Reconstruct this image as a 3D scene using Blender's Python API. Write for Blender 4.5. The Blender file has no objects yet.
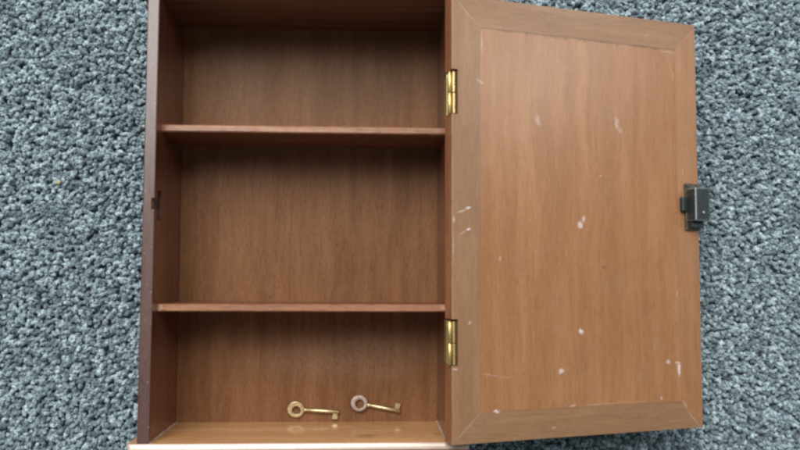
import bpy, bmesh, math, random
import numpy as np
from mathutils import Vector, Matrix

random.seed(7)
RNG = np.random.default_rng(11)
scene = bpy.context.scene
COL = scene.collection
MM = 0.001

# ------------------------------------------------------------------ camera
RIM_Z = 0.086                       # height of the cabinet's rim above the carpet backing
cam_data = bpy.data.cameras.new("camera")
cam = bpy.data.objects.new("camera", cam_data)
COL.objects.link(cam)
cam_data.sensor_width = 36.0
cam_data.lens = 36.0 * 760.0 / 800.0
cam_data.clip_start = 0.01
cam_data.clip_end = 50.0
CR = Matrix(((0.9990820468, -0.0066287487, -0.0423216653),
             (0.0038845473, 0.9979038420, -0.0645974649),
             (0.0426611528, 0.0643737669, 0.9970135627)))
cam.matrix_world = Matrix.Translation((0.1417159, 0.1110172, 0.5100788 + RIM_Z)) @ CR.to_4x4()
scene.camera = cam

# ------------------------------------------------------------------ light
world = bpy.data.worlds.new("World")
scene.world = world
world.use_nodes = True
bg = world.node_tree.nodes["Background"]
bg.inputs[0].default_value = (0.88, 0.95, 1.0, 1)
bg.inputs[1].default_value = 0.22

win = bpy.data.lights.new("window_light", 'AREA')
win.shape = 'RECTANGLE'
win.size = 1.5
win.size_y = 1.3
win.energy = 57.0
win.color = (1.0, 0.98, 0.94)
wo = bpy.data.objects.new("window_light", win)
COL.objects.link(wo)
wo.location = (-0.30, 1.22, 1.80)
wo.rotation_euler = (Vector((0.2, 0.1, 0.05)) - wo.location).to_track_quat('-Z', 'Y').to_euler()

glow_lamp = bpy.data.lights.new("added_glow_light", 'AREA')  # unseen lamp added to put a pale glow on the upper door
glow_lamp.shape = 'RECTANGLE'
glow_lamp.size = 0.4
glow_lamp.size_y = 0.5
glow_lamp.energy = 7.0
glow_lamp.color = (1.0, 0.98, 0.95)
glow_ob = bpy.data.objects.new("added_glow_light", glow_lamp)
COL.objects.link(glow_ob)
glow_ob.location = (1.60, 0.82, 1.46)
glow_ob.rotation_euler = (Vector((0.25, 0.2, 0.05)) - glow_ob.location).to_track_quat('-Z', 'Y').to_euler()

scene.view_settings.view_transform = 'Standard'
scene.view_settings.look = 'None'
scene.view_settings.exposure = 0.0
scene.view_settings.gamma = 1.0
scene.view_settings.use_curve_mapping = False
scene.render.engine = 'CYCLES'
scene.cycles.filter_width = 2.6

# ------------------------------------------------------------------ dimensions (mm, rim frame)
W, H, D = 195.1, 300.0, 71.8        # inner width, inner height, inner depth
BACK = 5.0
WALL = 8.0
S1, S2, REC, ST = 213.0, 90.3, 11.7, 5.0
DX, DZ, PHI, DW, DY0, DY1, DT = 1.85, 14.5, 0.277, 196.3, 1.1, 298.2, 12.3
OFF = Vector((-W / 2, -H / 2, D + BACK))   # rim frame -> cabinet local


# ------------------------------------------------------------------ shader helpers
def nd(nt, t, **kw):
    n = nt.nodes.new(t)
    for k, v in kw.items():
        setattr(n, k, v)
    return n


def setv(node, name, v):
    node.inputs[name].default_value = v


def mathn(nt, op, a, b=None, c=None, clamp=False):
    n = nd(nt, 'ShaderNodeMath', operation=op, use_clamp=clamp)
    for i, v in enumerate((a, b, c)):
        if v is None:
            continue
        if isinstance(v, (int, float)):
            n.inputs[i].default_value = v
        else:
            nt.links.new(v, n.inputs[i])
    return n.outputs[0]


def maprange(nt, v, a, b, c=0.0, d=1.0, smooth=True):
    n = nd(nt, 'ShaderNodeMapRange')
    if smooth:
        n.interpolation_type = 'SMOOTHSTEP'
    nt.links.new(v, n.inputs[0])
    for i, x in enumerate((a, b, c, d)):
        n.inputs[i + 1].default_value = x
    return n.outputs[0]


def noise(nt, vec, scale, detail=2.0, rough=0.5, dist=0.0):
    n = nd(nt, 'ShaderNodeTexNoise')
    nt.links.new(vec, n.inputs['Vector'])
    setv(n, 'Scale', scale)
    setv(n, 'Detail', detail)
    setv(n, 'Roughness', rough)
    setv(n, 'Distortion', dist)
    return n


def mapping(nt, vec, scale=(1, 1, 1), loc=(0, 0, 0), rot=(0, 0, 0)):
    n = nd(nt, 'ShaderNodeMapping')
    nt.links.new(vec, n.inputs[0])
    n.inputs['Location'].default_value = loc
    n.inputs['Rotation'].default_value = rot
    n.inputs['Scale'].default_value = scale
    return n.outputs[0]


def mixc(nt, f, a, b, mode='MIX'):
    n = nd(nt, 'ShaderNodeMix', data_type='RGBA', blend_type=mode)
    n.clamp_factor = True
    for s, v in ((n.inputs[0], f), (n.inputs[6], a), (n.inputs[7], b)):
        if isinstance(v, (int, float)):
            s.default_value = v
        elif isinstance(v, tuple):
            s.default_value = v
        else:
            nt.links.new(v, s)
    return n.outputs[2]


def newmat(name):
    m = bpy.data.materials.new(name)
    m.use_nodes = True
    nt = m.node_tree
    b = nt.nodes["Principled BSDF"]
    return m, nt, b


def srgb(r, g, b):
    f = lambda v: (v / 255 / 12.92) if v / 255 <= 0.04045 else ((v / 255 + 0.055) / 1.055) ** 2.4
    return (f(r), f(g), f(b), 1.0)


def spots_mask(nt, co, spots, wob=2.4):
    """co in mm.  spots: (x, y, rx, ry, angle_deg, strength) -> mask with ragged outlines."""
    n = noise(nt, co, 0.35, 3.0, 0.65)
    sub = nd(nt, 'ShaderNodeVectorMath', operation='SUBTRACT')
    nt.links.new(n.outputs['Color'], sub.inputs[0])
    sub.inputs[1].default_value = (0.5, 0.5, 0.5)
    out = None
    for (x, y, rx, ry, ang, st) in spots:
        a = math.radians(ang)
        sc = nd(nt, 'ShaderNodeVectorMath', operation='MULTIPLY_ADD')
        nt.links.new(sub.outputs[0], sc.inputs[0])
        k = wob * min(1.8, max(0.6, min(rx, ry)))
        sc.inputs[1].default_value = (k, k, 0)
        nt.links.new(co, sc.inputs[2])
        mp = nd(nt, 'ShaderNodeMapping', vector_type='TEXTURE')
        nt.links.new(sc.outputs[0], mp.inputs[0])
        mp.inputs['Location'].default_value = (x, y, 0)
        mp.inputs['Rotation'].default_value = (0, 0, a)
        mp.inputs['Scale'].default_value = (rx, ry, 1e5)
        ln = nd(nt, 'ShaderNodeVectorMath', operation='LENGTH')
        nt.links.new(mp.outputs[0], ln.inputs[0])
        v = maprange(nt, ln.outputs['Value'], 1.25, 0.30, 0.0, st)
        out = v if out is None else mathn(nt, 'MAXIMUM', out, v)
    brk = noise(nt, co, 0.9, 3.0, 0.7).outputs[0]
    return mathn(nt, 'MULTIPLY', out, maprange(nt, brk, 0.34, 0.60, 0.15, 0.85))


def wood(name, base, dark, light, grain='Y', rough=0.42, coat=0.0, figure=1.0, pores=0.5,
         pale=(), smudge_shade=(), pale_col=(0.72, 0.66, 0.60, 1), smudge_shade_col=None, plane='XY',
         dirt=0.0, seed=0.0, coat_rough=0.22, fine=1.0, bump=0.12, specks=0.0, warp=9.0, wfreq=0.02, spec=0.5):
    m, nt, b = newmat(name)
    tc = nd(nt, 'ShaderNodeTexCoord')
    co = mapping(nt, tc.outputs['Object'], (1000, 1000, 1000))       # millimetres
    ob = nd(nt, 'ShaderNodeObjectInfo')
    cmb = nd(nt, 'ShaderNodeCombineXYZ')
    sh = mathn(nt, 'MULTIPLY_ADD', ob.outputs['Random'], 400.0, seed)
    for i in range(3):
        nt.links.new(sh, cmb.inputs[i])
    add = nd(nt, 'ShaderNodeVectorMath', operation='ADD')
    nt.links.new(co, add.inputs[0])
    nt.links.new(cmb.outputs[0], add.inputs[1])
    cs = add.outputs[0]
    s = {'X': (0.045, 1, 1), 'Y': (1, 0.045, 1), 'Z': (1, 1, 0.045)}[grain]
    s2 = {'X': (0.10, 1, 1), 'Y': (1, 0.10, 1), 'Z': (1, 1, 0.10)}[grain]
    s3 = {'X': (0.2, 1, 1), 'Y': (1, 0.2, 1), 'Z': (1, 1, 0.2)}[grain]
    # slow wander of the fibres
    wnz = noise(nt, cs, wfreq, 2.0, 0.5)
    wsub = nd(nt, 'ShaderNodeVectorMath', operation='MULTIPLY_ADD')
    nt.links.new(wnz.outputs['Color'], wsub.inputs[0])
    wsub.inputs[1].default_value = (warp, warp, warp)
    nt.links.new(cs, wsub.inputs[2])
    cw = wsub.outputs[0]
    fig = noise(nt, mapping(nt, cw, s), 0.11, 4.0, 0.6, 0.4).outputs[0]
    fib = noise(nt, mapping(nt, cw, s), 1.3 * fine, 3.0, 0.6).outputs[0]
    por = noise(nt, mapping(nt, cw, s2), 2.1 * fine, 2.0, 0.5).outputs[0]
    blot = noise(nt, mapping(nt, cw, s3), 0.05, 3.0, 0.55).outputs[0]
    c = mixc(nt, maprange(nt, fig, 0.36, 0.66, 0, 1), dark, light)
    c = mixc(nt, 1.0 - 0.55 * figure, c, base)
    c = mixc(nt, maprange(nt, blot, 0.38, 0.68, 0.0, 0.45 * figure), c, dark)
    c = mixc(nt, maprange(nt, fib, 0.38, 0.72, 0.0, 0.40), c, light)
    c = mixc(nt, maprange(nt, fib, 0.50, 0.28, 0.0, 0.40), c, dark)
    pd = maprange(nt, por, 0.56, 0.68, 0.0, pores)
    c = mixc(nt, pd, c, tuple(v * 0.45 for v in dark[:3]) + (1,))
    r = mathn(nt, 'MULTIPLY_ADD', blot, 0.22, rough - 0.11)
    if dirt > 0:
        dn = noise(nt, cs, 0.035, 5.0, 0.7).outputs[0]
        c = mixc(nt, maprange(nt, dn, 0.50, 0.75, 0, dirt), c, (0.40, 0.33, 0.28, 1))
    if specks > 0:
        sp = noise(nt, cs, 0.42, 1.0, 0.5).outputs[0]
        c = mixc(nt, maprange(nt, sp, 0.735, 0.79, 0, specks), c, pale_col)
    pc = co
    if plane == 'YZ':
        sw = nd(nt, 'ShaderNodeSeparateXYZ')
        nt.links.new(co, sw.inputs[0])
        cb = nd(nt, 'ShaderNodeCombineXYZ')
        nt.links.new(sw.outputs[1], cb.inputs[0])
        nt.links.new(sw.outputs[2], cb.inputs[1])
        pc = cb.outputs[0]
    elif plane == 'XZ':
        sw = nd(nt, 'ShaderNodeSeparateXYZ')
        nt.links.new(co, sw.inputs[0])
        cb = nd(nt, 'ShaderNodeCombineXYZ')
        nt.links.new(sw.outputs[0], cb.inputs[0])
        nt.links.new(sw.outputs[2], cb.inputs[1])
        pc = cb.outputs[0]
    if smudge_shade:
        mk = spots_mask(nt, pc, smudge_shade)
        c = mixc(nt, mk, c, smudge_shade_col or tuple(v * 0.3 for v in dark[:3]) + (1,))
    if pale:
        mk = spots_mask(nt, pc, pale)
        c = mixc(nt, mk, c, pale_col)
        r = mathn(nt, 'MULTIPLY_ADD', mk, 0.3, r)
    nt.links.new(c, b.inputs['Base Color'])
    nt.links.new(r, b.inputs['Roughness'])
    setv(b, 'Coat Weight', coat)
    setv(b, 'Specular IOR Level', spec)
    setv(b, 'Coat Roughness', coat_rough)
    bp = nd(nt, 'ShaderNodeBump')
    setv(bp, 'Strength', bump)
    setv(bp, 'Distance', 0.0004)
    hh = mathn(nt, 'SUBTRACT', fib, pd)
    nt.links.new(hh, bp.inputs['Height'])
    nt.links.new(bp.outputs[0], b.inputs['Normal'])
    return m


def metal(name, col, rough=0.3, spot=None, scale=0.6, metallic=1.0, bump=0.05):
    m, nt, b = newmat(name)
    tc = nd(nt, 'ShaderNodeTexCoord')
    co = mapping(nt, tc.outputs['Object'], (1000, 1000, 1000))
    n = noise(nt, co, scale, 4.0, 0.65).outputs[0]
    c = mixc(nt, maprange(nt, n, 0.42, 0.70, 0, 0.8), col, spot or tuple(v * 0.55 for v in col[:3]) + (1,))
    nt.links.new(c, b.inputs['Base Color'])
    setv(b, 'Metallic', metallic)
    nt.links.new(mathn(nt, 'MULTIPLY_ADD', n, 0.3, rough - 0.15), b.inputs['Roughness'])
    bp = nd(nt, 'ShaderNodeBump')
    setv(bp, 'Strength', bump)
    setv(bp, 'Distance', 0.0003)
    nt.links.new(n, bp.inputs['Height'])
    nt.links.new(bp.outputs[0], b.inputs['Normal'])
    return m


# ------------------------------------------------------------------ mesh helpers
def obj(name, bm, mats, parent=None, shift=True, smooth=False):
    """Mesh from a bmesh whose coordinates are millimetres."""
    bmesh.ops.recalc_face_normals(bm, faces=bm.faces[:])
    me = bpy.data.meshes.new(name)
    if shift:
        bmesh.ops.translate(bm, vec=OFF, verts=bm.verts[:])
    bmesh.ops.scale(bm, vec=(MM, MM, MM), verts=bm.verts[:])
    bm.to_mesh(me)
    bm.free()
    for m in (mats if isinstance(mats, (list, tuple)) else [mats]):
        me.materials.append(m)
    if smooth:
        for p in me.polygons:
            p.use_smooth = True
    o = bpy.data.objects.new(name, me)
    COL.objects.link(o)
    if parent is not None:
        o.parent = parent
    return o


def box(bm, a, b):
    vs = [bm.verts.new((x, y, z)) for x in (a[0], b[0]) for y in (a[1], b[1]) for z in (a[2], b[2])]
    fs = [(0, 1, 3, 2), (4, 6, 7, 5), (0, 4, 5, 1), (2, 3, 7, 6), (0, 2, 6, 4), (1, 5, 7, 3)]
    return vs, [bm.faces.new([vs[i] for i in f]) for f in fs]


def prism(bm, poly, z0, z1):
    lo = [bm.verts.new((x, y, z0)) for x, y in poly]
    hi = [bm.verts.new((x, y, z1)) for x, y in poly]
    n = len(poly)
    bm.faces.new(hi)
    bm.faces.new(lo[::-1])
    for i in range(n):
        bm.faces.new((lo[i], lo[(i + 1) % n], hi[(i + 1) % n], hi[i]))


def bevel(bm, w, seg=1, mat=0, sel=None):
    es = [e for e in bm.edges if sel is None or sel(e)]
    r = bmesh.ops.bevel(bm, geom=es, offset=w, segments=seg, profile=0.5, affect='EDGES',
                        clamp_overlap=True)
    for f in r['faces']:
        f.material_index = mat


def cyl(bm, p0, p1, r0, r1=None, n=16, caps=True):
    r1 = r0 if r1 is None else r1
    p0, p1 = Vector(p0), Vector(p1)
    d = (p1 - p0).normalized()
    a = d.orthogonal().normalized()
    c = d.cross(a)
    A = [bm.verts.new(p0 + (a * math.cos(t) + c * math.sin(t)) * r0) for t in [2 * math.pi * i / n for i in range(n)]]
    B = [bm.verts.new(p1 + (a * math.cos(t) + c * math.sin(t)) * r1) for t in [2 * math.pi * i / n for i in range(n)]]
    for i in range(n):
        f = bm.faces.new((A[i], A[(i + 1) % n], B[(i + 1) % n], B[i]))
        f.smooth = True
    if caps:
        bm.faces.new(A[::-1])
        bm.faces.new(B)


def cut(o, boxes):
    """Boolean-subtract boxes (rim/part millimetres, already in o's mesh frame) and bake it."""
    bm = bmesh.new()
    for a, b in boxes:
        box(bm, a, b)
    bmesh.ops.recalc_face_normals(bm, faces=bm.faces[:])
    bmesh.ops.scale(bm, vec=(MM, MM, MM), verts=bm.verts[:])
    me = bpy.data.meshes.new("cutter")
    bm.to_mesh(me)
    bm.free()
    c = bpy.data.objects.new("cutter", me)
    COL.objects.link(c)
    par = o.parent
    o.parent = None
    md = o.modifiers.new("cut", 'BOOLEAN')
    md.operation = 'DIFFERENCE'
    md.object = c
    md.solver = 'EXACT'
    dg = bpy.context.evaluated_depsgraph_get()
    dg.update()
    nm = bpy.data.meshes.new_from_object(o.evaluated_get(dg))
    o.modifiers.clear()
    old = o.data
    o.data = nm
    nm.name = old.name
    bpy.data.meshes.remove(old)
    bpy.data.objects.remove(c)
    bpy.data.meshes.remove(me)
    o.parent = par


def empty(name, loc, label, cat, group=None):
    e = bpy.data.objects.new(name, None)
    COL.objects.link(e)
    e.empty_display_size = 0.02
    e.location = loc
    e['label'] = label
    e['category'] = cat
    if group:
        e['group'] = group
    return e


# ------------------------------------------------------------------ materials
def sh(spots, plane='XY'):
    """spots given in rim coordinates -> cabinet-local mm"""
    o = {'XY': (OFF.x, OFF.y), 'YZ': (OFF.y, OFF.z), 'XZ': (OFF.x, OFF.z)}[plane]
    return [(s[0] + o[0], s[1] + o[1]) + tuple(s[2:]) for s in spots]


WALL_B = (0.115, 0.030, 0.017, 1)
WALL_D = (0.066, 0.018, 0.010, 1)
WALL_L = (0.20, 0.070, 0.040, 1)
m_side = wood("stained_side_wood", WALL_B, WALL_D, WALL_L, 'Y', rough=0.36, coat=0.8, pores=0.35, specks=0.2,
              plane='YZ', pale=sh([(157, -2.5, 4.0, 4.0, 0, 0.95), (146, -6, 4, 0.6, -35, 0.5), (143, -10, 0.6, 6, 10, 0.4),], 'YZ'),
              pale_col=(0.42, 0.25, 0.13, 1))
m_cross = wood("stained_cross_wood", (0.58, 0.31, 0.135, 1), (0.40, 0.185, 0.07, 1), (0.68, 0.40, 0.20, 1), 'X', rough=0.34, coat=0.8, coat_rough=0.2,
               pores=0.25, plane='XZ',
               smudge_shade=sh([(141.4, -20.8, 8.5, 6, 0, 0.75), (191, -27, 5, 8, 30, 0.6)], 'XZ'),
               smudge_shade_col=(0.12, 0.03, 0.015, 1),
               pale=sh([(187, -24, 2.5, 5, 0, 0.6)], 'XZ'), pale_col=(0.6, 0.4, 0.25, 1), seed=31)
m_nose = wood("moulding_wood", (0.22, 0.12, 0.09, 1), (0.14, 0.06, 0.04, 1), (0.36, 0.24, 0.19, 1), 'X', rough=0.3, coat=1.0,
              coat_rough=0.18, pores=0.2, seed=18)
m_cham = wood("highlight_varnished_arris", (0.58, 0.43, 0.34, 1), (0.44, 0.29, 0.21, 1), (0.70, 0.58, 0.50, 1), 'X', rough=0.3, coat=1.0,  # pale base paints in the white highlight along the bottom board
              coat_rough=0.12, pores=0.2, seed=28)
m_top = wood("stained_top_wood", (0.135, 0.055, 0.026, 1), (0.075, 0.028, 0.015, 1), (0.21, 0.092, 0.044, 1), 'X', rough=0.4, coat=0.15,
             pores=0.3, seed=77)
m_shelf = wood("shelf_wood", (0.23, 0.076, 0.036, 1), (0.14, 0.042, 0.020, 1), (0.34, 0.135, 0.066, 1), 'X', rough=0.40, coat=0.15,
               pores=0.3, seed=5, specks=0.2)
m_lip = wood("shelf_lip_wood", (0.31, 0.128, 0.062, 1), (0.19, 0.068, 0.032, 1), (0.46, 0.235, 0.135, 1), 'X', rough=0.40, coat=0.2,
             pores=0.3, seed=44, specks=0.35, pale=sh([(2.0, S2 - 2.5, 1.8, 3.2, 0, 0.95), (193.5, S2 - 2.0, 2.2, 2.5, 0, 0.6)]),
             pale_col=(0.66, 0.45, 0.28, 1))
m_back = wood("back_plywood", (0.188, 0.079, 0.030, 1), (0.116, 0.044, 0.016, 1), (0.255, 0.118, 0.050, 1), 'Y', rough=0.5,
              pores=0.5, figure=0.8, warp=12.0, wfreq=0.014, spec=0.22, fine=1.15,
              smudge_shade=sh([(76, 121, 5, 12, 0, 0.35), (128, 158, 5, 22, -8, 0.18), (185, 135, 3, 22, 12, 0.2), (60, 262, 80, 46, 0, 0.62), (135, 258, 80, 44, 5, 0.62), (100, 285, 120, 22, 0, 0.5)]),  # big ovals: olive tone plus the top compartment's shade, put into the colour
              smudge_shade_col=(0.085, 0.050, 0.022, 1),
              pale=sh([(125, 50, 80, 18, 3, 0.17), (140, 57, 40, 11, 4, 0.2), (105, 46, 44, 12, 2, 0.16), (150, 42, 34, 14, 2, 0.14),
                       (95, 60, 14, 3, 4, 0.12)]),
              pale_col=(0.55, 0.40, 0.31, 1))
m_worn = wood("worn_edge_wood", (0.37, 0.20, 0.115, 1), (0.27, 0.13, 0.07, 1), (0.55, 0.37, 0.26, 1), 'Y', rough=0.5, seed=3)
m_wornsheen = wood("worn_sheen_edge", (0.092, 0.044, 0.038, 1), (0.062, 0.027, 0.023, 1), (0.15, 0.08, 0.068, 1), 'Y', rough=0.4, coat=0.5, seed=9,  # worn rim, with a grey-purple sky sheen mixed into its base colour
               specks=0.25)
m_glue = wood("pale_glue", (0.50, 0.40, 0.32, 1), (0.35, 0.22, 0.15, 1), (0.66, 0.58, 0.52, 1), 'Z', rough=0.4, pores=0.1)

DOOR_PALE = [
    (64, 217, 2.6, 4.6, 10, 0.31), (127, 219, 2, 5, 10, 0.41), (130, 214, 2.5, 2.5, 0, 0.27), (96.5, 146, 3.2, 2.6, 30, 0.9),
    (99, 150, 2.2, 2.6, 0, 0.7), (34.5, 122, 1.5, 2.2, -20, 0.34), (96, 72, 2.8, 2.3, 0, 0.85), (80, 45.5, 3, 2, 10, 0.95),
    (31.5, 21, 3, 1.4, -5, 0.95), (89, 21.8, 3.2, 1, 4, 0.48), (27, 45, 9, 0.7, -7, 0.19), (38, 43, 6, 0.6, -6, 0.17),
    (167, 49, 2.6, 2, 0, 0.54), (175.5, 47.5, 3, 1.4, -30, 0.9), (176.5, 43.5, 1.6, 5.2, 0, 1), (161, 23.5, 1.5, 1.3, 0, 0.54),
    (112, 22, 20, 0.7, 0.5, 0.14), (140, 22, 12, 0.6, 0.5, 0.12), (6.5, 152.6, 4, 0.8, 18, 0.51), (11.5, 155, 2.8, 1.1, 8, 0.95),
    (7.5, 138.5, 3.2, 0.6, 35, 0.41), (11.5, 140.8, 2.2, 1, 5, 0.9), (12.5, 79.5, 1.1, 2, -15, 0.51), (20.5, 240.5, 3.6, 1.3, -20, 0.41),
    (183, 186, 0.7, 4.2, 0, 0.31), (176, 98, 0.8, 2.2, 0, 0.34), (113, 181, 1.3, 1.3, 0, 0.31), (1.2, 147, 1.2, 3, 0, 0.54),
    (1, 128, 0.8, 9, 0, 0.24), (2, 49.5, 2.6, 0.7, 0, 0.61), (74, 8, 2.2, 1, 0, 0.34), (22, 268, 0.6, 9, 0, 0.34),
    (153, 286, 1.4, 0.8, 20, 0.34), (11, 12, 13, 0.9, 44, 0.19), (187, 9, 12, 0.9, -48, 0.19), (181, 18, 4, 1, -50, 0.27),
    (10, 288, 13, 0.8, -45, 0.16), (170, 275.5, 8, 0.7, -2, 0.27), (188, 288, 11, 0.6, 42, 0.16), (176, 258, 0.6, 4, 0, 0.24)]
DOOR_DARK = [(115, 116.5, 1.7, 1.3, -20, .95), (191, 70, 0.7, 10, 2, .5), (192, 60, 0.6, 6, 2, .45), (186.5, 100, .6, 8, 0, .35),
             (48, 185, 0.7, 26, 18, .20), (60, 150, 0.7, 22, 12, .20), (66, 120, 0.7, 20, 3, .14),
             (40, 277.2, 9, 1.1, 0, .85), (70, 277.2, 16, 1.1, 0, .85), (112, 277.2, 18, 1.1, 0, .85), (150, 277.2, 16, 1.1, 0, .85)]
DOOR_PALE = [(a, b, c * (0.85 if c < 4 else 1), d * (0.85 if d < 4 else 1), e, f) for a, b, c, d, e, f in DOOR_PALE]
_r = random.Random(4)
DOOR_DARK += [(_r.uniform(28, 172), 277.3 - _r.uniform(0, .8), _r.uniform(.8, 2.6), _r.uniform(.6, 1.5), _r.uniform(-20, 20), .85) for _ in range(16)]
m_panel = wood("door_panel_wood", (0.368, 0.170, 0.069, 1), (0.275, 0.117, 0.043, 1), (0.425, 0.208, 0.092, 1), 'Y', rough=0.44, coat=0.6, coat_rough=0.28, spec=0.3, warp=14.0, wfreq=0.010,
               pores=0.25, figure=1.0, pale=DOOR_PALE, pale_col=(0.88, 0.84, 0.82, 1), smudge_shade=DOOR_DARK, smudge_shade_col=(0.10, 0.045, 0.025, 1),
               dirt=0.08, seed=210)
FR = ((0.290, 0.154, 0.073, 1), (0.215, 0.107, 0.048, 1), (0.355, 0.198, 0.102, 1))
m_stile = wood("door_stile_wood", *FR, 'Y', rough=0.42, coat=0.3, coat_rough=0.36, pores=0.25, figure=0.8, pale=DOOR_PALE, smudge_shade=DOOR_DARK[:4],
               pale_col=(0.88, 0.84, 0.82, 1), dirt=0.08, seed=120)
m_stile2 = wood("door_lock_stile_wood", (0.355, 0.170, 0.074, 1), (0.265, 0.115, 0.046, 1), (0.41, 0.205, 0.096, 1), 'Y', rough=0.43,
                coat=0.3, coat_rough=0.36, pores=0.22, figure=0.9, pale=DOOR_PALE, smudge_shade=DOOR_DARK[:4], pale_col=(0.8, 0.74, 0.70, 1), dirt=0.08, seed=300)
m_rail = wood("door_rail_wood", *FR, 'X', rough=0.42, coat=0.3, coat_rough=0.36, pores=0.25, figure=0.8, pale=DOOR_PALE,
              pale_col=(0.88, 0.84, 0.82, 1), dirt=0.08, seed=61)
m_edge = wood("door_edge_wood", (0.34, 0.135, 0.06, 1), (0.22, 0.08, 0.035, 1), (0.45, 0.20, 0.10, 1), 'Y', rough=0.42, coat=0.1, seed=16)

m_brass = metal("brass", (0.78, 0.63, 0.29, 1), 0.44, (0.42, 0.29, 0.10, 1), 0.9)
m_keybrass = metal("key_brass", (0.66, 0.55, 0.33, 1), 0.42, (0.36, 0.27, 0.14, 1), 0.8)
m_keydull = metal("key_dull_nickel", (0.30, 0.225, 0.185, 1), 0.5, (0.20, 0.14, 0.11, 1), 0.5, metallic=0.75)
m_iron = metal("dark_lock_metal", (0.060, 0.074, 0.080, 1), 0.42, (0.030, 0.038, 0.042, 1), 0.7, metallic=0.6)
m_iron2 = metal("lock_plate_metal", (0.10, 0.105, 0.10, 1), 0.42, (0.30, 0.24, 0.13, 1), 0.4, metallic=0.7)
m_arris = metal("lock_highlight_arris", (0.30, 0.34, 0.35, 1), 0.42, (0.10, 0.12, 0.125, 1), 0.5, metallic=0.7)  # paler metal paints the edge highlight on the lock case
m_rivet = metal("rivet_metal", (0.85, 0.83, 0.78, 1), 0.25)
m_glue2 = wood('crumb_wood', (0.62, 0.45, 0.24, 1), (0.45, 0.30, 0.14, 1), (0.7, 0.55, 0.33, 1), 'X', rough=0.6)
m_slot = metal("strike_recess_dark", (0.13, 0.115, 0.11, 1), 0.5, (0.05, 0.045, 0.045, 1), metallic=0.3)

# ------------------------------------------------------------------ carpet
bm = bmesh.new()
box(bm, (-430, -350, -6), (720, 590, 0))
m_bk, nt, b = newmat("carpet_backing")
tc = nd(nt, 'ShaderNodeTexCoord')
nn = noise(nt, tc.outputs['Object'], 300.0, 2.0).outputs[0]
nt.links.new(mixc(nt, nn, (0.12, 0.15, 0.17, 1), (0.20, 0.24, 0.27, 1)), b.inputs['Base Color'])
setv(b, 'Roughness', 0.95)
carpet = obj("carpet", bm, m_bk, shift=False)
carpet['kind'] = 'structure'
carpet['label'] = 'blue grey twist pile carpet under the open cabinet'

m_yarn, nt, b = newmat("carpet_yarn")
oi = nd(nt, 'ShaderNodeObjectInfo')
tc = nd(nt, 'ShaderNodeTexCoord')
geo = nd(nt, 'ShaderNodeNewGeometry')
ramp = nd(nt, 'ShaderNodeValToRGB')
cr = ramp.color_ramp
cr.elements[0].position = 0.0
cr.elements[0].color = (0.10, 0.148, 0.18, 1)
cr.elements[1].position = 1.0
cr.elements[1].color = (0.66, 0.815, 0.87, 1)
for pos, colr in ((0.30, (0.175, 0.245, 0.283, 1)), (0.60, (0.35, 0.465, 0.515, 1))):
    e = cr.elements.new(pos)
    e.color = colr
big = noise(nt, mapping(nt, geo.outputs['Position'], (1, 1, 0)), 190.0, 2.0, 0.65).outputs[0]
slow = noise(nt, mapping(nt, geo.outputs['Position'], (1, 1, 0)), 55.0, 2.0, 0.55).outputs[0]
tone = mathn(nt, 'ADD', mathn(nt, 'MULTIPLY_ADD', oi.outputs['Random'], 0.56, mathn(nt, 'MULTIPLY_ADD', slow, 0.9, -0.42)), mathn(nt, 'MULTIPLY_ADD', big, 2.2, -0.93), clamp=True)
nt.links.new(tone, ramp.inputs[0])
fz = noise(nt, mapping(nt, tc.outputs['Object'], (1000, 1000, 1000)), 1.6, 3.0, 0.7).outputs[0]
cc = mixc(nt, maprange(nt, fz, 0.35, 0.7, 0, 0.3), ramp.outputs[0], (0.165, 0.218, 0.25, 1))
nt.links.new(cc, b.inputs['Base Color'])
setv(b, 'Roughness', 0.9)
setv(b, 'Sheen Weight', 0.35)
setv(b, 'Sheen Roughness', 0.5)
setv(b, 'Specular IOR Level', 0.15)
bp = nd(nt, 'ShaderNodeBump')
setv(bp, 'Strength', 0.35)
setv(bp, 'Distance', 0.0006)
nt.links.new(fz, bp.inputs['Height'])
nt.links.new(bp.outputs[0], b.inputs['Normal'])

yarns = bpy.data.collections.new("carpet_yarns")


def yarn_mesh(i):
    """A short two-ply twisted yarn end, leaning and curling over."""
    r = random.Random(100 + i)
    bm = bmesh.new()
    h = r.uniform(8.0, 11.0)
    lean = r.uniform(1.2, 4.2)
    turn = r.uniform(1.0, 1.7) * 2 * math.pi * r.choice((1, 1, -1))
    rings, sides = 8, 6
    for ply in range(2):
        prev = None
        for k in range(rings):
            t = k / (rings - 1)
            cx = lean * t ** 1.8 + 0.5 * math.sin(3 * t + i)
            cy = 0.8 * math.sin(2.2 * t + i * 1.7) * t
            cz = h * (t - 0.16 * t ** 3 * (lean / 4.0))
            a = turn * t + ply * math.pi
            offr = 0.66 + 0.30 * t
            rad = 0.78 + 0.42 * t
            if k == rings - 1:
                rad *= 0.45
            px = cx + offr * math.cos(a)
            py = cy + offr * math.sin(a)
            ring = [bm.verts.new((px + rad * math.cos(q) * r.uniform(.85, 1.15), py + rad * math.sin(q) * r.uniform(.85, 1.15),
                                  cz + r.uniform(-.2, .2))) for q in [2 * math.pi * j / sides for j in range(sides)]]
            if prev:
                for j in range(sides):
                    bm.faces.new((prev[j], prev[(j + 1) % sides], ring[(j + 1) % sides], ring[j]))
            prev = ring
        top = bm.verts.new((px + 0.2, py, cz + 0.45))
        for j in range(sides):
            bm.faces.new((prev[j], prev[(j + 1) % sides], top))
    bmesh.ops.scale(bm, vec=(MM, MM, MM), verts=bm.verts[:])
    me = bpy.data.meshes.new("yarn_end")
    bm.to_mesh(me)
    bm.free()
    for p in me.polygons:
        p.use_smooth = True
    me.materials.append(m_yarn)
    o = bpy.data.objects.new("yarn_end", me)
    yarns.objects.link(o)


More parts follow.
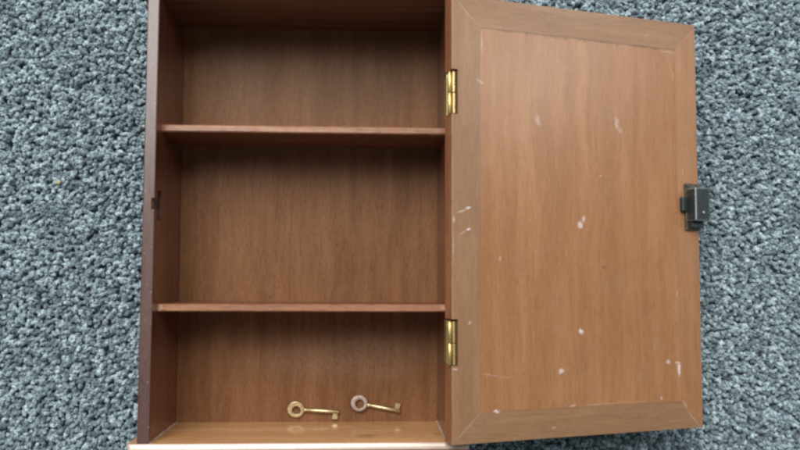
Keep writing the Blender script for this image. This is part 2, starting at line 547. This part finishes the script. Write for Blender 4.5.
NY = 12
for i in range(NY):
    yarn_mesh(i)

sp = 2.5
gx = np.arange(-425, 715, sp)
gy = np.arange(-345, 585, sp)
X, Y = np.meshgrid(gx, gy)
X = (X + RNG.uniform(-1.5, 1.5, X.shape)).ravel()
Y = (Y + RNG.uniform(-1.5, 1.5, Y.shape)).ravel()
under = (X > -6) & (X < W + 6) & (Y > -8) & (Y < H + 8)      # nothing grows where the cabinet presses the pile flat
X, Y = X[~under], Y[~under]
N = len(X)
pm = bpy.data.meshes.new("carpet_pile")
pm.vertices.add(N)
co3 = np.zeros((N, 3), np.float32)
co3[:, 0] = X * MM
co3[:, 1] = Y * MM
pm.vertices.foreach_set("co", co3.ravel())
rot3 = np.zeros((N, 3), np.float32)
rot3[:, 0] = RNG.normal(0, 0.15, N)
rot3[:, 1] = RNG.normal(0.06, 0.15, N)
rot3[:, 2] = RNG.uniform(0, 2 * math.pi, N)
at = pm.attributes.new("yarn_rot", 'FLOAT_VECTOR', 'POINT')
at.data.foreach_set("vector", rot3.ravel())
at = pm.attributes.new("yarn_scale", 'FLOAT', 'POINT')
at.data.foreach_set("value", RNG.uniform(0.80, 0.98, N).astype(np.float32))
at = pm.attributes.new("yarn_pick", 'INT', 'POINT')
at.data.foreach_set("value", RNG.integers(0, NY, N).astype(np.int32))
pm.materials.append(m_yarn)
pile = bpy.data.objects.new("carpet_pile", pm)
COL.objects.link(pile)
pile.parent = carpet
pile['kind'] = 'stuff'

gn = bpy.data.node_groups.new("yarn_scatter", 'GeometryNodeTree')
gn.interface.new_socket("Geometry", in_out='INPUT', socket_type='NodeSocketGeometry')
gn.interface.new_socket("Geometry", in_out='OUTPUT', socket_type='NodeSocketGeometry')
gi = gn.nodes.new('NodeGroupInput')
go = gn.nodes.new('NodeGroupOutput')
iop = gn.nodes.new('GeometryNodeInstanceOnPoints')
ci = gn.nodes.new('GeometryNodeCollectionInfo')
ci.inputs['Collection'].default_value = yarns
ci.inputs['Separate Children'].default_value = True
ci.inputs['Reset Children'].default_value = True


def named(nm, typ):
    n = gn.nodes.new('GeometryNodeInputNamedAttribute')
    n.data_type = typ
    n.inputs['Name'].default_value = nm
    return [s for s in n.outputs if s.enabled and s.name == 'Attribute'][0]


gn.links.new(gi.outputs[0], iop.inputs['Points'])
gn.links.new(ci.outputs[0], iop.inputs['Instance'])
iop.inputs['Pick Instance'].default_value = True
gn.links.new(named("yarn_pick", 'INT'), iop.inputs['Instance Index'])
e2r = gn.nodes.new('FunctionNodeEulerToRotation')
gn.links.new(named("yarn_rot", 'FLOAT_VECTOR'), e2r.inputs[0])
gn.links.new(e2r.outputs[0], iop.inputs['Rotation'])
gn.links.new(named("yarn_scale", 'FLOAT'), iop.inputs['Scale'])
gn.links.new(iop.outputs[0], go.inputs[0])
mod = pile.modifiers.new("yarn_scatter", 'NODES')
mod.node_group = gn

# ------------------------------------------------------------------ cabinet carcass
base_z = RIM_Z - (D + BACK) * MM
cab = empty("key_cabinet", (W / 2 * MM, H / 2 * MM, base_z),
            "open brown wooden cabinet lying on its back on carpet, two shelves inside", "cabinet")

# side boards
bm = bmesh.new()
vs, fs = box(bm, (-WALL, 0, -D - BACK), (0, H, 0))
fs[5].material_index = 1
bevel(bm, 0.7, 2, 1, lambda e: all(abs(v.co.z) < 1e-6 for v in e.verts))
left = obj("side_board", bm, [m_side, m_wornsheen], cab)
o0, o1, o2 = OFF
cut(left, [((-3.6 + o0, 147 + o1, -16.5 + o2), (4 + o0, 167 + o1, -6.5 + o2))])
cut(left, [((-2.4 + o0, 153.5 + o1, -6.9 + o2), (4 + o0, 161 + o1, 4 + o2))])
bm = bmesh.new()
vs, fs = box(bm, (W, 0, -D - BACK), (W + WALL, H, 0))
fs[5].material_index = 1
bevel(bm, 0.7, 2, 1, lambda e: all(abs(v.co.z) < 1e-6 for v in e.verts))
obj("side_board", bm, [m_side, m_wornsheen], cab)

# bottom and top boards, overhanging, with a shaped nose (profile in y, z; y measured outward from the inner face)
PROF = [(0, -D - BACK), (0, -1.0), (0.2, -0.5), (0.7, -0.12), (1.9, 0.38), (3.2, 0.88), (4.0, 1.12), (5.0, 1.25), (8.6, 1.2),
        (10.4, 0.6), (11.6, -0.8), (12.0, -2.6), (12.0, -D - BACK)]
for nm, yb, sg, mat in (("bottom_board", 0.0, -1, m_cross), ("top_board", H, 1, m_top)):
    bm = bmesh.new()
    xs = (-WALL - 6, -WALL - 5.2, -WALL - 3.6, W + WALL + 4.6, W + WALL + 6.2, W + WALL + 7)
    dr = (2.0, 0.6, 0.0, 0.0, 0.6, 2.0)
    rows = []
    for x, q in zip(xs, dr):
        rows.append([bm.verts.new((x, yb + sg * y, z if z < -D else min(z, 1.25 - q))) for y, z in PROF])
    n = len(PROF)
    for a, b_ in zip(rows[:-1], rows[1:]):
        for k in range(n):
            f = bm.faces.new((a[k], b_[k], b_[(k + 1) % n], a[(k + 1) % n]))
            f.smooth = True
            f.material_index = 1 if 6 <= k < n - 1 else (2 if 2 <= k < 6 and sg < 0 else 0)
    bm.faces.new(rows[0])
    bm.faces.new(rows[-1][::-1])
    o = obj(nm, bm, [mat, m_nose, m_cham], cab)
    o.data.set_sharp_from_angle(angle=math.radians(50))

# back panel
bm = bmesh.new()
box(bm, (0, 0, -D - BACK), (W, H, -D))
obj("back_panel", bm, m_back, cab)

# shelves, slightly irregular front edges
for s in (S1, S2):
    bm = bmesh.new()
    n = 44
    rows = []
    for i in range(n + 1):
        x = W * i / n
        j = random.uniform(-.12, .12)
        rows.append([bm.verts.new((x, y + random.uniform(-.09, .09), z)) for y, z in
                     ((s - ST, -D), (s - ST, -REC - .9 + j), (s - ST + .8, -REC + j), (s - .8, -REC + j), (s, -REC - .9 + j), (s, -D))])
    for a, b_ in zip(rows[:-1], rows[1:]):
        for k in range(6):
            f = bm.faces.new((a[k], b_[k], b_[(k + 1) % 6], a[(k + 1) % 6]))
            f.material_index = 1 if k in (1, 2, 3) else 0
    bm.faces.new(rows[0])
    bm.faces.new(rows[-1][::-1])
    obj("shelf", bm, [m_shelf, m_lip], cab)

# squeezed-out glue in the two lower corners
for x, sx in ((0.0, 1), (W, -1)):
    bm = bmesh.new()
    n = 16
    rows = []
    for i in range(n + 1):
        z = -1.5 - (D - 2.0) * i / n
        r = random.uniform(0.5, 1.15)
        rows.append([bm.verts.new((x + sx * q[0] * r, q[1] * r, z)) for q in ((0.02, 0.02), (1.0, 0.02), (.45, .45), (0.02, 1.0))])
    for a, b_ in zip(rows[:-1], rows[1:]):
        for k in range(4):
            bm.faces.new((a[k], b_[k], b_[(k + 1) % 4], a[(k + 1) % 4]))
    bm.faces.new(rows[0])
    bm.faces.new(rows[-1][::-1])
    obj("glue_bead", bm, m_glue, cab)

# thin metal lip left in the strike slot
bm = bmesh.new()
box(bm, (-3.4, 147.6, -16.2), (-2.6, 166.4, -6.8))
sp_ = obj("strike_plate", bm, m_slot, cab)

# ------------------------------------------------------------------ door (local: x from the hinge edge, y up the cabinet, z=0 inner face)
t = DT
IL, IR, IT, IB = 20.5, DW - 18.5, DY1 - 20.5, DY0 + 20.0
bm = bmesh.new()
box(bm, (IL - 3, IB - 3, -8.5), (IR + 3, IT + 3, -0.32))
door = obj("door", bm, m_panel, cab, shift=False)
door.location = (OFF + Vector((W + DX, 0, DZ))) * MM
door.rotation_euler = (0, PHI, 0)


def frame(name, poly, mat, zj=0.0):
    bm = bmesh.new()
    prism(bm, poly, -t, zj)
    bmesh.ops.recalc_face_normals(bm, faces=bm.faces[:])
    for f in bm.faces:
        if abs(f.normal.z) < 0.1 and abs(f.normal.x) > 0.9 and min(v.co.x for v in f.verts) < 0.01:
            f.material_index = 2
    bevel(bm, 0.3, 1, 1, lambda e: all(abs(v.co.z - zj) < 1e-6 for v in e.verts) and
          (all(v.co.x < 1 for v in e.verts) or all(v.co.x > DW - 1 for v in e.verts) or all(v.co.y < DY0 + 1 for v in e.verts)
           or all(v.co.y > DY1 - 1 for v in e.verts)))
    o = obj(name, bm, [mat, m_worn, m_edge], door, shift=False)
    return o


g = 0.04
st_l = frame("stile", [(0, DY0 + g), (IL, IB + g), (IL, IT - g), (0, DY1 - g)], m_stile)
HY = ((217.7, 246.0), (52.0, 80.3))
cut(st_l, [((-2, a - .4, -t - 1), (4.2, b_ + 1.6, 2)) for a, b_ in HY])
frame("stile", [(DW, DY0 + g), (DW, DY1 - g), (IR, IT - g), (IR, IB + g)], m_stile2, -0.22)
frame("rail", [(g, DY1), (IL + g, IT), (IR - g, IT), (DW - g, DY1)], m_rail, -0.08)
frame("rail", [(g, DY0), (DW - g, DY0), (IR - g, IB), (IL + g, IB)], m_rail, -0.05)

# ------------------------------------------------------------------ hinges
c_, s_ = math.cos(PHI), math.sin(PHI)


def dpt(u, y, z):
    """door-local mm -> rim mm"""
    return Vector((W + DX + u * c_ + z * s_, y, DZ - u * s_ + z * c_))


for a, b_ in HY:
    h = bpy.data.objects.new("hinge", None)
    COL.objects.link(h)
    h.parent = cab
    h.empty_display_size = 0.01
    mid = (a + b_) / 2

    def dbox(u0, u1, y0, y1, z0, z1, bev=0.25):
        bm = bmesh.new()
        vs, _ = box(bm, (u0, y0, z0), (u1, y1, z1))
        bevel(bm, bev, 2)
        for v in bm.verts:
            v.co = dpt(*v.co)
        return bm

    # leaf screwed to the door's edge, lying in the mortise; its rolled upper half stands a little proud
    obj("leaf", dbox(0.9, 2.5, a, mid - 0.25, -t + 0.8, -0.35), m_brass, h)
    obj("leaf", dbox(0.8, 2.4, mid + 0.25, b_, -t + 0.8, -0.5), m_brass, h)
    # knuckles along the edge
    seg = (b_ - a) / 2
    for k in range(2):
        bm = bmesh.new()
        p0 = dpt(-0.6, a + k * seg + .15, -2.9)
        p1 = dpt(-0.6, a + (k + 1) * seg - .15, -2.9)
        cyl(bm, p0, p1, 1.4 if k % 2 else 1.3, n=16)
        bevel(bm, 0.2, 1, 0, lambda e: abs(e.verts[0].co.y - e.verts[1].co.y) < 1e-4)
        obj("knuckle", bm, m_brass, h)
    bm = bmesh.new()
    cyl(bm, dpt(-0.6, a - .5, -2.9), dpt(-0.6, b_ + .5, -2.9), 0.7, n=10)
    obj("pin", bm, m_brass, h)
    # leaf on the cabinet side, running down to the wall
    bm = bmesh.new()
    box(bm, (W - 0.9, a, -9.0), (W - 0.05, b_, 6.0))
    bevel(bm, 0.2, 1)
    obj("leaf", bm, m_brass, h)

# ------------------------------------------------------------------ lock on the door's free edge
lk = bpy.data.objects.new("lock", None)
COL.objects.link(lk)
lk.parent = cab
lk.empty_display_size = 0.01


def lbox(nm, u0, u1, y0, y1, z0, z1, mat, bev=0.4, seg=2):
    bm = bmesh.new()
    box(bm, (u0, y0, z0), (u1, y1, z1))
    bevel(bm, bev, seg, 1)
    for v in bm.verts:
        v.co = dpt(*v.co)
    return obj(nm, bm, [mat, m_arris if nm == 'case' else mat], lk)


U1 = DW + 0.4
lbox("mounting_plate", U1 - 13.4, U1, 144.0, 178.2, 0.02, 2.2, m_iron2, 0.5)
lbox("case", U1 - 12.6, U1 - 0.2, 150.2, 174.4, 2.25, 11.6, m_iron, 0.9, 3)
lbox("case_step", U1 - 11.4, U1 - 1.0, 145.6, 150.15, 2.25, 6.0, m_iron, 0.6)
lbox("bolt_tail", U1 - 17.6, U1 - 13.45, 157.4, 168.0, 0.02, 4.0, m_iron, 0.9, 3)
for (u, y, z0, z1, r, mt) in ((U1 - 5.8, 156.4, 11.62, 12.2, 1.15, m_rivet), (U1 - 11.6, 176.4, 2.22, 3.2, 1.0, m_iron2),
                              (U1 - 2.6, 176.4, 2.22, 3.2, 1.0, m_iron2)):
    bm = bmesh.new()
    cyl(bm, dpt(u, y, z0), dpt(u, y, z1), r, r * 0.75, n=14)
    obj("rivet", bm, mt, lk)

# ------------------------------------------------------------------ keys on the back panel
def make_key(x, y, ang, length, bitside, m_bow, m_sh, label, tilt, bow_r=6.4):
    k = empty("key", (x * MM, y * MM, RIM_Z - D * MM), label, "key", "small keys in the lowest compartment")
    k.rotation_euler = (0, 0, ang)
    zc = 1.75
    # bow: a flattened ring with an eccentric hole
    bm = bmesh.new()
    n, m = 40, 10
    R = []
    for i in range(n):
        a = 2 * math.pi * i / n
        ro = bow_r * (1 + 0.03 * math.cos(2 * a))
        ri = 3.0
        cx = -0.9
        ox, oy = ro * math.cos(a), ro * math.sin(a) * 1.0
        ix, iy = cx * -0.6 + ri * math.cos(a), -0.6 + ri * math.sin(a)
        mx, my = (ox + ix) / 2, (oy + iy) / 2
        hx, hy = (ox - ix) / 2, (oy - iy) / 2
        ring = []
        for j in range(m):
            b = 2 * math.pi * j / m
            cb, sb = math.cos(b), math.sin(b)
            q = abs(cb) ** 0.35 * (1 if cb > 0 else -1)
            w = abs(sb) ** 0.35 * (1 if sb > 0 else -1)
            ring.append(bm.verts.new((mx + hx * q, my + hy * q, zc + 0.8 * w)))
        R.append(ring)
    for i in range(n):
        for j in range(m):
            bm.faces.new((R[i][j], R[(i + 1) % n][j], R[(i + 1) % n][(j + 1) % m], R[i][(j + 1) % m]))
    rotm = Matrix.Translation((0, 0, zc)) @ Matrix.Rotation(tilt, 4, 'X') @ Matrix.Translation((0, 0, -zc))
    bmesh.ops.transform(bm, matrix=rotm, verts=bm.verts[:])
    obj("bow", bm, m_bow, k, shift=False, smooth=True)
    # shank with a collar and a drilled tip
    bm = bmesh.new()
    prof = [(bow_r - 0.9, 0.9), (bow_r + .4, 1.7), (bow_r + 1.1, 1.75), (bow_r + 1.6, 1.25), (bow_r + 2.2, 1.25), (bow_r + 2.4, 1.45),
            (length - .3, 1.5), (length, 1.25), (length, 0.7), (length - 3, 0.65)]
    prev = None
    for (px, pr) in prof:
        ring = [bm.verts.new((px, pr * math.cos(a), zc + pr * math.sin(a))) for a in [2 * math.pi * i / 16 for i in range(16)]]
        if prev:
            for i in range(16):
                bm.faces.new((prev[i], prev[(i + 1) % 16], ring[(i + 1) % 16], ring[i]))
        prev = ring
    bm.faces.new(prev)
    o = obj("shank", bm, m_sh, k, shift=False, smooth=True)
    o.data.set_sharp_from_angle(angle=math.radians(45))
    # bit: thin web and a thicker stepped end
    bm = bmesh.new()
    s = bitside
    box(bm, (length - 4.6, s * 1.0, zc - .45), (length - 1.2, s * 2.7, zc + .35))
    box(bm, (length - 5.1, s * 2.4, zc - .75), (length - 0.9, s * 5.6, zc + .75))
    bevel(bm, 0.2, 1)
    obj("bit", bm, m_sh, k, shift=False)
    return k


make_key(88.7, 9.6, math.radians(-3.5), 32.6, -1, m_keybrass, m_keybrass,
         "yellow brass key by the bottom board, its bit pointing down, left of the other key", math.radians(10))
make_key(136.2, 14.0, math.radians(-11), 31.6, 1, m_keydull, m_keybrass,
         "key with dull grey ring and its square bit pointing up, right of the other key", math.radians(-12))

# ------------------------------------------------------------------ a crumb of bare wood caught in the pile
bm = bmesh.new()
bmesh.ops.create_icosphere(bm, subdivisions=2, radius=1.0)
for v in bm.verts:
    k = 1 + random.uniform(-.25, .25)
    v.co = Vector((v.co.x * 1.9 * k, v.co.y * 1.3 * k, v.co.z * 0.9 * k))
crumb = obj("wood_crumb", bm, m_glue2, None, shift=False)
crumb.location = (-0.0938, 0.180, 0.0098)
crumb.rotation_euler = (0.2, 0.1, 0.6)
crumb['label'] = "tiny tan wood crumb caught in the carpet pile left of the cabinet"
crumb['category'] = "crumb"
